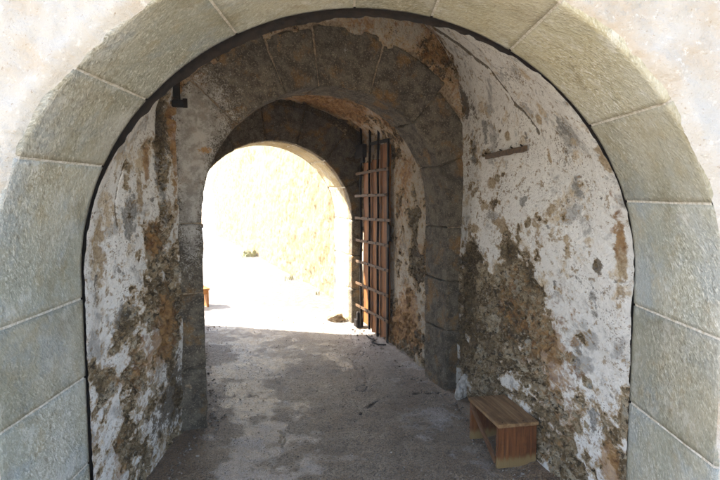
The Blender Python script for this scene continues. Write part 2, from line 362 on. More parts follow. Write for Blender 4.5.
# ---------------------------------------------------------------- arches: profile, outward normal, axis
class Arch:
    def __init__(s, cx, cy, psi, a, zs, h, off=0, q=1):
        s.q = q
        s.c = np.array([cx, cy, 0.]); s.d = np.array([math.cos(psi), math.sin(psi), 0]); s.A = np.array([-math.sin(psi), math.cos(psi), 0]); s.c = s.c+s.d*off
        s.a, s.zs, s.h = a, zs, h
        tt = np.linspace(-2, 2, 4001); q = s.Q(tt); l = np.concatenate([[0], np.cumsum(np.linalg.norm(np.diff(q, axis=0), axis=1))]); s.tt, s.ll = tt, l
    def sz(s, t):
        t = np.asarray(t, float); ph = np.clip((t+1)*math.pi/2, 0, math.pi)
        x = -s.a*np.cos(ph); z = s.zs+s.h*np.sin(ph)**s.q; z = np.where(t < -1, (t+2)*(s.zs+.06)-.06, z); z = np.where(t > 1, (2-t)*(s.zs+.06)-.06, z)
        return x, z
    def Q(s, t):
        x, z = s.sz(t); return s.c+x[..., None]*s.d+z[..., None]*np.array([0, 0, 1.])
    def N(s, t):
        t = np.asarray(t, float); ph = np.clip((t+1)*math.pi/2, 0, math.pi); nx = -np.cos(ph)/s.a; nz = np.sin(ph)/s.h; k = np.sqrt(nx**2+nz**2)
        return (nx/k)[..., None]*s.d+(nz/k)[..., None]*np.array([0, 0, 1.])
    def len(s, t): return np.interp(t, s.tt, s.ll)
    def at(s, l): return np.interp(l, s.ll, s.tt)
    def tz(s, z, side): k = (z+.06)/(s.zs+.06); return -2+k if side < 0 else 2-k
    def tp(s, deg): return deg/90-1

def loft(A0, A1, t0, t1, du, dv, extra0=None, off=None):
    """grid between two arch profiles; rows along the profile"""
    L = max(A0.len(t1)-A0.len(t0), A1.len(t1)-A1.len(t0)); nu = int(L/du)+2
    t = .5*(A0.at(np.linspace(A0.len(t0), A0.len(t1), nu))+A1.at(np.linspace(A1.len(t0), A1.len(t1), nu)))
    D = np.linalg.norm(A1.c-A0.c); nv = int(D/dv)+2; v = np.linspace(0, 1, nv)
    Q0, Q1 = A0.Q(t), A1.Q(t)
    if off is not None: Q0 = Q0-A0.N(t)*off(t)[:, None]
    P = Q0[:, None]*(1-v)[None, :, None]+Q1[:, None]*v[None, :, None]
    uv = np.stack(np.broadcast_arrays(A0.len(t)[:, None], (v*D)[None, :]), -1)
    return P, uv, t, v

def voussoir(arch, t0, t1, r0, r1, d0, d1, mat, parent, name='arch_stone', res=.014, gap=.004, rnd=.012, amp=.004, seed=0, attrs=None):
    L0, L1 = arch.len(t0)+gap, arch.len(t1)-gap; La, Lb, Lc = L1-L0, r1-r0, d1-d0
    n = [max(2, int(q/res)) for q in (La, Lb, Lc)]
    idx = {}; pts = []; F = []
    def face(fix, val):
        o = [k for k in range(3) if k != fix]; I, J = np.meshgrid(np.arange(n[o[0]]+1), np.arange(n[o[1]]+1), indexing='ij')
        ids = np.empty(I.shape, int)
        for i in range(I.shape[0]):
            for j in range(I.shape[1]):
                k = [0, 0, 0]; k[fix] = val; k[o[0]] = i; k[o[1]] = j; k = tuple(k)
                q = idx.get(k)
                if q is None: q = idx[k] = len(pts); pts.append(k)
                ids[i, j] = q
        f = np.stack([ids[:-1, :-1], ids[:-1, 1:], ids[1:, 1:], ids[1:, :-1]], -1).reshape(-1, 4)
        flip = (val == 0) ^ (fix == 1)
        F.append(f if not flip else f[:, ::-1])
    for fx in range(3): face(fx, 0); face(fx, n[fx])
    K = np.array(pts, float); Ls = np.array([La, Lb, Lc]); p = K/np.array(n)*Ls
    c = np.clip(p, rnd, Ls-rnd); d = p-c; dl = np.linalg.norm(d, axis=1, keepdims=True); nn = d/np.maximum(dl, 1e-9)
    p = c+nn*rnd
    t = arch.at(L0+p[:, 0]); Q = arch.Q(t); Nn = arch.N(t); T = np.cross(Nn, arch.A)
    T2 = (arch.Q(np.clip(t+.002, -2, 2))-arch.Q(np.clip(t-.002, -2, 2))); T2 /= np.linalg.norm(T2, axis=1, keepdims=True)
    Wd = lambda a: Q+Nn*(r0+a[:, 1:2])+arch.A*(d0+a[:, 2:3])
    W = Wd(p); out = nn[:, :1]*T2+nn[:, 1:2]*Nn+nn[:, 2:]*arch.A
    W = W+out*(amp*fbm(W+seed*3.3, 7, 4, seed)+amp*.5*fbm(W, 30, 2, seed+5))[:, None]
    # chipped edges
    two = (np.abs(d) > 1e-6).sum(1) >= 1
    edge = np.minimum.reduce([np.where(np.abs(d[:, k]) > 1e-6, 1, 0)+np.where(np.abs(d[:, (k+1) % 3]) > 1e-6, 1, 0) for k in range(3)])
    uv = np.stack([L0+p[:, 0]+.37*p[:, 1], d0+p[:, 2]+p[:, 1]*1.0], 1)
    at = {'st': np.full(len(W), (seed*.618) % 1), 'pl': np.zeros(len(W)), 'ru': np.zeros(len(W))}
    if attrs: at.update({k: f(W) for k, f in attrs.items()})
    me = mesh_np(W, np.concatenate(F), uv, at)
    return link(name, me, mat, parent)

PSI = R(21.5)
A1 = Arch(-.008, 1.72, 0, 1.14, 1.25, 1.08)
A1b = Arch(-.008, 2.29, 0, 1.14, 1.25, 1.08)
L0 = Arch(-.004, 2.42, 0, 1.200, 1.232, 1.136)
L1 = Arch(-.16, 4.08, PSI, 1.03, 2.2, .9, -.04)
A2 = Arch(-.16, 4.05, PSI, .93, 1.45, .905, -.017)
ax = A2.A
S0 = Arch(-.16+ax[0]*.36, 4.05+ax[1]*.36, PSI, .985, 1.75, .82, -.0)
A3 = Arch(-.074, 6.807, PSI, .945, 1.28, .91, -.97)
S1 = Arch(-.074+ax[0]*.04, 6.807+ax[1]*.04, PSI, 1.07, 2.33, .35, -.965, q=2)
# ==== PART 2: the passage walls
def blobs(P, lst):
    """stains and losses at their place on the wall: (x, y, z, radius along, radius up, weight)"""
    o = np.zeros(P.shape[:-1])
    for x, y, z, ra, rz, wt in lst:
        h2 = ((P[..., 0]-x)**2+(P[..., 1]-y)**2)/ra**2+((P[..., 2]-z)/rz)**2
        o += wt*np.exp(-h2*.9)
    return o
def polydist(P, pts, sc=(.3, 1, 1)):
    P = P*np.array(sc); pts = [np.array(p)*np.array(sc) for p in pts]
    best = np.full(P.shape[:-1], 9.)
    for a, b in zip(pts, pts[1:]):
        a, b = np.array(a), np.array(b); ab = b-a; t = np.clip(((P-a)@ab)/(ab@ab), 0, 1); best = np.minimum(best, np.linalg.norm(P-(a+t[..., None]*ab), axis=-1))
    return best
def wall_surface(name, Aa, Ab, t0, t1, mat, parent, masks, du=.009, dv=.009, off=None, rel=1.0, pre=None):
    P, uv, t, v = loft(Aa, Ab, t0, t1, du, dv, off=off)
    Nn = grid_normals(P); mid = .5*(Aa.c+Ab.c)+np.array([0, 0, 1.3])
    if ((mid-P[P.shape[0]//2, P.shape[1]//2])@Nn[P.shape[0]//2, P.shape[1]//2]) < 0: Nn = -Nn
    S = P*np.array([1, .5, .8])
    r_ = masks(P, t, v); pl, mo, ru, crack = r_[:4]; be, gr = r_[4:] if len(r_) > 4 else (0*pl, 0*pl)
    pl = pl+.40*fbm(S, 3, 4, 11)+.42*fbm(S, 10, 3, 21)+.30*fbm(S, 26, 3, 22); mo = mo+.25*fbm(S, 4, 3, 31); ru = ru+.3*fbm(S, 3.3, 3, 41)
    W = P*np.array([1, .55, 1])+.09*np.stack([fbm(P, 5, 3, 3), fbm(P, 5, 3, 4), fbm(P, 5, 3, 5)], -1)
    d1, e1, val = cells(W*np.array([1, 1, 1.3]), 8.0, 3); d2, e2, val2 = cells(W, 22, 9)
    cov = sstep(-.08, .10, pl)
    stone = (sstep(0, .3, e1)*.024+sstep(0, .35, e2)*.010*(.4+val)+.010*fbm(P, 14, 4, 51)+.006*fbm(P, 45, 2, 61))*rel
    plas = .030+.010*fbm(P, 2.2, 3, 71)+.004*fbm(S, 12, 4, 81)
    h = stone*(1-cov)+plas*cov+.016*fbm(P, 1.2, 2, 91)-.02
    if crack is not None: h = h+crack
    if off is not None:
        dd = v*np.linalg.norm(Ab.c-Aa.c); h = h*sstep(-.02, .2, dd)[None, :]-.03*sstep(0, .3, dd)[None, :]
    P = P+Nn*h[..., None]
    if pre is not None: P = pre(P, t, v)
    me = mesh_np(P.reshape(-1, 3), grid_faces(*P.shape[:2]), uv.reshape(-1, 2), {'pl': pl, 'mo': mo, 'ru': ru, 'be': be, 'gr': gr, 'st': val*(1-.5*val2)})
    return link(name, me, mat, parent)

CR = [(.40, 4.1, 2.82), (.542, 3.903, 2.675), (.612, 3.749, 2.566), (.659, 3.651, 2.493), (.695, 3.583, 2.438), (.759, 3.443, 2.33), (.789, 3.416, 2.283), (.818, 3.399, 2.24), (.852, 3.36, 2.178), (.887, 3.36, 2.118), (.902, 3.32, 2.088), (.915, 3.281, 2.06), (.946, 3.219, 1.992), (.97, 3.16, 1.93)]
def mask_right(P, t, v):
    z = P[..., 2]; y = P[..., 1]
    lo = .06+.20*sstep(3.7, 3.1, y); pl = lo+(.70-lo)*sstep(.95, 1.42, z+.25*sstep(3.3, 2.6, y))+.14*sstep(2.75, 2.5, y)
    pl = pl+blobs(P, [(1.04, 3.13, 1.17, .2, .14, .35), (.93, 3.65, .62, .10, .1, .45), (.95, 3.58, .38, .1, .09, .3), (1.15, 2.64, .9, .12, .2, .45), (1.1, 2.86, .55, .12, .12, .45), (1.08, 2.97, .81, .08, .16, .35), (1.13, 2.72, .36, .07, .1, .4),
                      (.94, 3.61, 1.23, .2, .16, -.75), (1.0, 3.35, 1.05, .14, .2, -.6), (.82, 4.15, 1.07, .2, .3, -.8), (.72, 4.35, 2.46, .2, .2, -.5), (.86, 3.97, .5, .35, .35, -.4), (1.0, 3.3, .55, .3, .2, -.35), (1.14, 2.68, 1.25, .05, .05, -.8),
                      (.59, 4.25, 2.69, .3, .2, -.7), (.78, 4.42, 1.9, .06, .9, -.2), (1.04, 3.14, .2, .4, .18, -.5)])
    pl = pl+.75*sstep(2.0, 2.3, z)*sstep(3.9, 3.3, y)
    mo = blobs(P, [(.82, 4.15, 1.07, .14, .22, 1.0), (.8, 4.25, .75, .15, .35, .6), (.94, 3.61, 1.23, .12, .10, .75), (1.0, 3.35, 1.08, .10, .14, .8), (.97, 3.5, .9, .25, .22, .5), (1.14, 2.68, 1.25, .045, .045, 1.3), (.78, 4.30, 2.28, .09, .13, 1.3), (.80, 4.13, 2.18, .07, .12, .8),
                   (.59, 4.25, 2.70, .06, .05, 1.0), (.86, 3.97, .45, .4, .3, .45), (1.04, 3.14, .25, .3, .2, .6), (.89, 3.95, 1.95, .06, .16, .35), (.92, 3.5, 2.25, .07, .06, .8), (.96, 3.32, 1.40, .03, .09, .6), (1.06, 2.9, 1.85, .05, .14, .35)])
    ru = -.05+blobs(P, [(.48, 4.2, 2.78, .35, .2, .8), (.93, 3.55, .95, .25, .3, .5), (1.05, 3.05, .6, .3, .45, .6), (1.18, 2.5, 1.4, .06, .5, .55), (1.17, 2.53, .36, .08, .12, .9), (.78, 4.35, 1.75, .05, .5, .4), (.95, 3.65, 1.45, .2, .12, .3), (.90, 3.9, 1.4, .2, .1, .4), (1.1, 2.86, 1.95, .05, .09, .5)])
    d = polydist(P, CR); # the front coat of plaster stands proud of the older one along the crack
    side = np.clip((4.5-y)*0, 0, 1)
    yc = np.interp(z, [1.93, 2.06, 2.12, 2.25, 2.34, 2.45, 2.59, 2.78], [3.12, 3.22, 3.37, 3.47, 3.5, 3.67, 3.86, 4.05]); front = sstep(-.004, .004, (yc-y)+.03*fbm(P, 12, 3, 7))*sstep(1.8, 2.0, z)
    mo = mo+2.2*np.exp(-((d+.006*fbm(P, 22, 2, 8))/(.010+.010*sstep(1.95, 2.6, z)))**2)
    be = blobs(P, [(.95, 3.07, 1.99, .05, .035, 1.0), (.93, 3.61, 1.97, .05, .04, .8), (.89, 3.86, 1.67, .10, .05, .8), (1.02, 3.1, 1.79, .03, .07, .8), (1.07, 2.45, 1.76, .06, .12, .9), (.83, 4.14, 1.34, .07, .045, .9), (.92, 3.7, 1.39, .12, .06, .9),
                   (1.08, 2.94, 1.32, .04, .08, .8), (1.18, 2.5, 1.35, .05, .35, .8), (1.12, 2.77, 1.5, .05, .05, .5), (.92, 3.71, 1.82, .05, .04, .6), (1.05, 3.1, 1.5, .06, .04, .6), (.85, 3.98, 1.5, .1, .05, .7), (1.0, 3.3, 1.4, .2, .1, .5)])
    gr = blobs(P, [(.86, 3.98, 2.03, .05, .09, .9), (.98, 3.41, 1.54, .04, .05, 1.0), (1.09, 2.85, 1.62, .08, .09, .6), (.99, 2.8, 1.91, .12, .09, .6), (.82, 3.2, 2.25, .15, .08, .5), (.81, 4.2, 1.92, .07, .15, .7), (.95, 3.6, 2.02, .03, .03, .7), (1.09, 2.72, 1.05, .06, .10, .8), (1.1, 2.85, .75, .07, .12, .7), (1.13, 2.7, .5, .05, .14, .7), (.9, 3.8, .8, .2, .2, .4)])
    return pl, mo, ru, -.012*np.exp(-(d/.014)**2), be, gr
CL = [(-1.154, 2.923, 1.813), (-1.162, 2.868, 1.761), (-1.168, 2.839, 1.709), (-1.172, 2.818, 1.662), (-1.183, 2.804, 1.587), (-1.186, 2.79, 1.517), (-1.186, 2.811, 1.439)]
def mask_left(P, t, v):
    z = P[..., 2]; y = P[..., 1]
    pl = .40*sstep(.7, 1.35, z)+.09+.1*sstep(2.8, 2.5, y)
    pl = pl+blobs(P, [(-1.19, 2.78, .81, .12, .16, .5), (-1.19, 2.62, 1.25, .14, .3, .35), (-1.19, 2.71, .5, .08, .12, .35), (-1.18, 3.08, .7, .07, .12, .4), (-1.16, 3.62, .55, .10, .22, .6), (-1.18, 2.92, .36, .06, .1, .3),
                      (-1.18, 2.95, 1.5, .10, .16, -.5), (-1.17, 3.38, 1.74, .10, .14, -.45), (-1.17, 3.18, 1.76, .06, .12, -.55), (-1.17, 3.25, 1.3, .13, .13, -.8), (-1.19, 2.84, .95, .1, .1, -.6), (-1.16, 3.5, .9, .16, .5, -.6), (-1.16, 3.5, 2.05, .17, .22, -.8), (-1.19, 2.6, .7, .1, .12, -.4)])
    mo = blobs(P, [(-1.17, 3.3, 1.28, .05, .09, .85), (-1.19, 2.84, .95, .08, .07, .75), (-1.17, 3.15, 1.2, .04, .05, .7), (-1.16, 3.5, .45, .22, .35, .75), (-1.18, 2.95, 1.47, .06, .14, .45), (-1.2, 2.56, .68, .05, .07, .8), (-1.17, 3.4, .85, .12, .2, .55), (-1.17, 3.3, .2, .5, .2, .5), (-1.15, 3.47, 2.05, .13, .20, 1.5)])
    ru = -.05+blobs(P, [(-1.17, 3.18, 1.76, .05, .14, .95), (-1.17, 3.22, 1.32, .14, .12, .8), (-1.17, 3.35, 1.0, .2, .35, .6), (-1.16, 3.62, 1.95, .04, .4, .9), (-1.18, 3.0, .5, .3, .35, .35), (-1.19, 2.72, 1.25, .05, .1, .4), (-1.17, 3.45, .7, .2, .2, .4), (-1.19, 2.7, .2, .1, .2, .7)])
    d = polydist(P, CL)
    pock = np.exp(-(((y-3.48)/.13)**4+((z-2.05)/.17)**4))
    mo = mo+1.3*np.exp(-(d/.009)**2)
    be = .15+blobs(P, [(-1.2, 2.6, 1.3, .1, .25, .5), (-1.18, 3.08, 1.6, .06, .12, .5), (-1.17, 3.47, 1.46, .1, .12, .4), (-1.16, 3.6, 1.8, .06, .5, .4)])
    gr = .05+blobs(P, [(-1.18, 2.95, 1.47, .09, .16, .9), (-1.17, 3.38, 1.72, .10, .14, .9), (-1.2, 2.56, 1.2, .06, .12, .5), (-1.19, 2.84, .95, .1, .1, .7), (-1.18, 2.95, .65, .08, .15, .5), (-1.17, 3.45, 1.45, .06, .12, .5), (-1.16, 3.5, 2.05, .15, .2, .6)])
    return pl, mo, ru, -.010*np.exp(-(d/.008)**2)-.05*pock, be, gr
def mask_in(P, t, v):
    z = P[..., 2]; y = P[..., 1]; x = P[..., 0]
    pl = .30-.6*sstep(.6, .2, z)
    pl = pl+blobs(P, [(.44, 5.36, 1.05, .25, .35, .35), (.5, 5.16, 1.26, .08, .35, -.9), (.43, 5.3, .6, .1, .14, -.6), (.57, 4.92, .45, .1, .2, .4), (.4, 5.5, 1.5, .2, .3, .25), (-.4, 6.3, 2.5, .6, .3, -.5)])
    mo = -.1+blobs(P, [(.33, 5.37, 2.1, .12, .06, 1.0), (.5, 5.16, 1.2, .06, .3, .5), (-.5, 5.8, 2.6, .8, .3, .35)])
    ru = .16+blobs(P, [(-.3, 6.2, 2.5, .9, .35, .45), (.44, 5.41, 1.75, .2, .2, .4), (.43, 5.3, .5, .3, .25, .6), (.36, 5.67, .2, .6, .2, .5), (.55, 4.8, 1.9, .2, .3, .2)])
    return pl, mo, ru, None

# the ring of slot depth by angle round the front arch (m of plaster standing into the opening)
def slot_off(t):
    g = np.interp(t, [-2, -1, -.72, -.53, -.32, 0, .3, .5, 1, 2], [.8, .6, 2.0, 6, 10, 7.5, 4.5, 2.2, .6, .4])*.0043
    q = np.stack([t*9, t*0, t*0], -1)
    return g+(.0035+.003*(g > .012))*(fbm(q, 1, 3, 5)+.7*fbm(q, 6, 2, 6))

right_wall = empty('passage_wall', (1.05, 3.3, 0)); inv = lambda o, p: (setattr(o, 'parent', p), setattr(o, 'matrix_parent_inverse', Matrix.Translation(p.location).inverted()))
tag(right_wall, 'right wall of the passage, white plaster flaking off brown mouldy rubble above the wooden stool', 'wall', 'walls of the vaulted passage')
o = wall_surface('plaster', L0, L1, -.02, 2, M_wall, None, mask_right, off=slot_off); inv(o, right_wall)
left_wall = empty('passage_wall', (-1.17, 3.1, 0))
tag(left_wall, 'left wall of the passage, narrow strip of beige and grey flaking plaster beside the left jamb stones', 'wall', 'walls of the vaulted passage')
o = wall_surface('plaster', L0, L1, -2, -.3, M_wall, None, mask_left, off=slot_off); inv(o, left_wall)
vault = empty('passage_vault', (0, 3.2, 2.6)); tag(vault, 'plastered vault between the front arch and the dark second arch', 'vault')
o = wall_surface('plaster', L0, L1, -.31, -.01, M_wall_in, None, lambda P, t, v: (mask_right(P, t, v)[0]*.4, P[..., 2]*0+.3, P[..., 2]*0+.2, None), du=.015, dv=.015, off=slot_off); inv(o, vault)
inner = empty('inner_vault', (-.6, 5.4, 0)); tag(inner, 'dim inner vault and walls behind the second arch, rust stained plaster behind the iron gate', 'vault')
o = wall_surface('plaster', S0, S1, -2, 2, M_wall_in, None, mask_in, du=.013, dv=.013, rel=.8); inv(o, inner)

# slot behind the front arch: liner coloured black for shade and the plaster rim
def strip(name, rows, mat, parent, n=400, seed=0, amp=.003, t0=-2, t1=2):
    """rows: list of functions t -> points"""
    t = np.linspace(t0, t1, n); P = np.stack([r(t) for r in rows], 1); dn = amp*np.stack([fbm(P, 14, 3, seed), fbm(P, 14, 3, seed+1), fbm(P, 14, 3, seed+2)], -1)
    if name == 'slot_lining': dn[:, -2:] = 0
    P = P+dn
    me = mesh_np(P.reshape(-1, 3), grid_faces(*P.shape[:2]), attrs={'pl': np.zeros(P.shape[:2]), 'mo': np.zeros(P.shape[:2]), 'ru': np.zeros(P.shape[:2]), 'st': np.zeros(P.shape[:2])}); o = link(name, me, mat); inv(o, parent); return o
Y = np.array([0, 1., 0])
gate_arch = empty('stone_arch', (0, 2.0, 0)); tag(gate_arch, 'big pale front arch of tooled grey-green stone blocks nearest the camera', 'stone arch', 'stone arches along the passage')
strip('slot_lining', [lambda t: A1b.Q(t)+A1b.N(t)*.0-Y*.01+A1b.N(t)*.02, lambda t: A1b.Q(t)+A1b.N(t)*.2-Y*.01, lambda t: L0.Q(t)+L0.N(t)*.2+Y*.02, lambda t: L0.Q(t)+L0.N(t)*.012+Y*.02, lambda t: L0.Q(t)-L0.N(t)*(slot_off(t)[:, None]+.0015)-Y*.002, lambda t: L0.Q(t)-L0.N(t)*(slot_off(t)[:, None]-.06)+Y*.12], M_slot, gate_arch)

# front arch stones
tl = [A1.tz(-.05, -1), A1.tz(.12, -1), A1.tz(.46, -1), A1.tz(.833, -1), A1.tz(1.165, -1), A1.tp(25), A1.tp(42), A1.tp(65), A1.tp(89.3), A1.tp(104.8), A1.tp(122), A1.tp(145), A1.tp(163), A1.tz(1.14, 1), A1.tz(.725, 1), A1.tz(.35, 1), A1.tz(-.05, 1)]
for k, (ta, tb) in enumerate(zip(tl, tl[1:])):
    o = voussoir(A1, ta, tb, random.uniform(-.0006, .0006), .45, .0, .57, M_tool, None, res=.02, gap=.004, rnd=.003, amp=.0012, seed=k+3, attrs={'ru': lambda W: np.clip(sstep(1.4, 2.1, W[:, 2])*sstep(-.7, .5, W[:, 0])*.8+.25*fbm(W, 3, 3, 15), 0, 1)}); inv(o, gate_arch)
strip('mortar', [(lambda t, y=y: A1.Q(t)+A1.N(t)*.0032+Y*y) for y in np.linspace(.01, .56, 34)], M_mort, gate_arch, n=900, amp=.0007, seed=9)

# second arch
arch2 = empty('stone_arch', tuple(A2.c)); tag(arch2, 'second arch of shade-darkened speckled stone blocks framing the view to the bright exit', 'stone arch', 'stone arches along the passage')
def lime(W):   # old limewash left on the lower left blocks
    q = blobs(W, [(-1.05, 3.72, 2.12, .24, .30, .72), (-1.10, 3.68, 1.75, .10, .3, .75), (-1.1, 3.65, 1.35, .08, .3, .6)])
    return q+blobs(W, [(-.1, 4.05, 2.62, .025, .1, .5)])
def rust2(W): return blobs(W, [(-.55, 3.9, 2.62, .03, .16, .5), (.2, 4.2, 2.5, .02, .2, .4), (.75, 4.4, 1.2, .25, 1.0, .12), (-1.02, 3.72, 1.88, .06, .03, .8), (-.7, 3.8, 2.75, .2, .05, .4)])
tl = [A2.tz(-.05, -1), A2.tz(.42, -1), A2.tz(.93, -1), A2.tz(1.40, -1), A2.tp(42), A2.tp(67.5), A2.tp(83), A2.tp(107), A2.tp(132), A2.tp(157), A2.tz(1.33, 1), A2.tz(.9, 1), A2.tz(.5, 1), A2.tz(-.05, 1)]
for k, (ta, tb) in enumerate(zip(tl, tl[1:])):
    w_ = [.22]*3+[.40, .41, .39, .42, .41, .33]+[.2]*4
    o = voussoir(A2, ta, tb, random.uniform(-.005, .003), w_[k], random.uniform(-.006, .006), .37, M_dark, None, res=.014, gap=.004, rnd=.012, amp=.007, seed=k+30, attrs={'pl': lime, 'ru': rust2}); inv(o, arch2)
def rad(arch, d, rs, name, mat, parent, n=420, seed=0, front=None, masks=None, t0=-2, t1=2, amp=.008):
    t = np.linspace(t0, t1, n); P = np.stack([arch.Q(t)+arch.N(t)*r+arch.A*d for r in rs], 1); Rr = np.broadcast_to(np.array(rs)[None], P.shape[:2]); S = P
    h = amp*fbm(P, 6, 4, seed)+amp*.5*fbm(P, 25, 3, seed+3)
    if front is not None: h = h+front(P, Rr)
    P = P+arch.A*h[..., None]; z = np.zeros(P.shape[:2]); m = {'pl': z, 'mo': z, 'ru': z, 'st': z}
    if masks: m.update(masks(P, Rr))
    me = mesh_np(P.reshape(-1, 3), grid_faces(*P.shape[:2]), P[..., [0, 2]].reshape(-1, 2), m); o = link(name, me, mat); inv(o, parent); return o
rad(A2, .02, np.linspace(.004, .46, 40), 'mortar', M_mortd, arch2, n=700, seed=60)
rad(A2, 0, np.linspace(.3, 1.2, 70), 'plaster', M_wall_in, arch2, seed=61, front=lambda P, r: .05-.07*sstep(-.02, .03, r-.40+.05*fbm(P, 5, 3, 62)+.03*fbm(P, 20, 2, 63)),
    masks=lambda P, r: {'pl': .25+.4*fbm(P, 6, 3, 64)+0*r, 'ru': .45+.3*fbm(P, 5, 3, 65), 'mo': 0*r+.05})

# third arch
arch3 = empty('stone_arch', tuple(A3.c)); tag(arch3, 'farthest arch at the bright exit, inner face coloured dark for shade, jamb golden for sun', 'stone arch', 'stone arches along the passage')
tl = [A3.tz(-.05, -1), A3.tz(.5, -1), A3.tz(.95, -1), A3.tp(12), A3.tp(38), A3.tp(62), A3.tp(84), A3.tp(106), A3.tp(130), A3.tp(155), A3.tz(1.27, 1), A3.tz(.83, 1), A3.tz(.42, 1), A3.tz(-.05, 1)]
for k, (ta, tb) in enumerate(zip(tl, tl[1:])):
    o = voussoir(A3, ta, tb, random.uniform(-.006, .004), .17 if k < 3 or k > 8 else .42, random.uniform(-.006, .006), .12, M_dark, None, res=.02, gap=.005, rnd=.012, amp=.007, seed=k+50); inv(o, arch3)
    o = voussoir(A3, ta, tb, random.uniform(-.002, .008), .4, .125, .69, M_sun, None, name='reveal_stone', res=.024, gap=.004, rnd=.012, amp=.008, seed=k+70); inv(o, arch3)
rad(A3, .02, np.linspace(.01, 1.3, 60), 'rubble_face', M_wall_in, arch3, seed=66, amp=.02, masks=lambda P, r: {'pl': -.25+0*r+blobs(P, [(-.25, 6.7, 2.3, .12, .12, .6)]), 'ru': blobs(P, [(-.3, 6.7, 2.35, .07, .06, 1.2)]), 'mo': .5+0*r})
strip('mortar', [(lambda t, y=y: A3.Q(t)+A3.N(t)*.012+A3.A*y) for y in np.linspace(.03, .67, 12)], M_mort, arch3, n=500, amp=.004, seed=19)

# front facade, plaster round the arch, thick wall, added unseen roof and sides blocking stray light
facade = empty('facade_wall', (0, 1.78, 0)); tag(facade, 'sunlit cream plastered facade wall around the front arch', 'wall')
rs = np.concatenate([np.linspace(0, .9, 110), np.linspace(.95, 6.5, 40)])
def ffront(P, r):
    edge = sstep(-.012, .03, r-.008*(1+fbm(P, 9, 3, 80)))
    return .008-.022*edge-.012*fbm(P, 2, 3, 81)-.006*fbm(P, 14, 3, 82)-.01*np.exp(-((r-.06)/.03)**2)*sstep(-.2, .5, fbm(P, 2.5, 2, 83))
def fmask(P, r):
    return {'pl': .32+.35*fbm(P, 3, 4, 84)+.5*sstep(.25, .6, r)-.35*np.exp(-((r-.18)/.09)**2)*sstep(0, .5, P[..., 0]), 'ru': blobs(P, [(1.02, 1.76, 2.13, .012, .045, 1.2), (-1.13, 1.76, 2.03, .02, .03, .7)]), 'mo': 0*r, 'st': 0*r}
rad(A1, 0, rs, 'plaster', M_fac, facade, n=900, seed=85, front=ffront, masks=fmask, amp=.004)
def plain(name, c, size, mat, parent): o = MB().box(c, size, bev=.02).build(name, mat); inv(o, parent); return o
for x in (-4.3, 4.3): plain('side_blocker', (x, 3.95, 2.9), (.5, 4.5, 6.0), M_fac, facade)  # unseen side pieces added to keep sun out of the passage
plain('roof_blocker', (0, 3.95, 4.6), (8.6, 4.5, .3), M_fac, facade)  # unseen cover added against light leaking in from above
rad(A3, .66, np.concatenate([np.linspace(.0, .6, 30), np.linspace(.7, 2.2, 14)]), 'outer_face', M_fac, facade, n=300, seed=86, masks=lambda P, r: {'pl': .1+0*r})

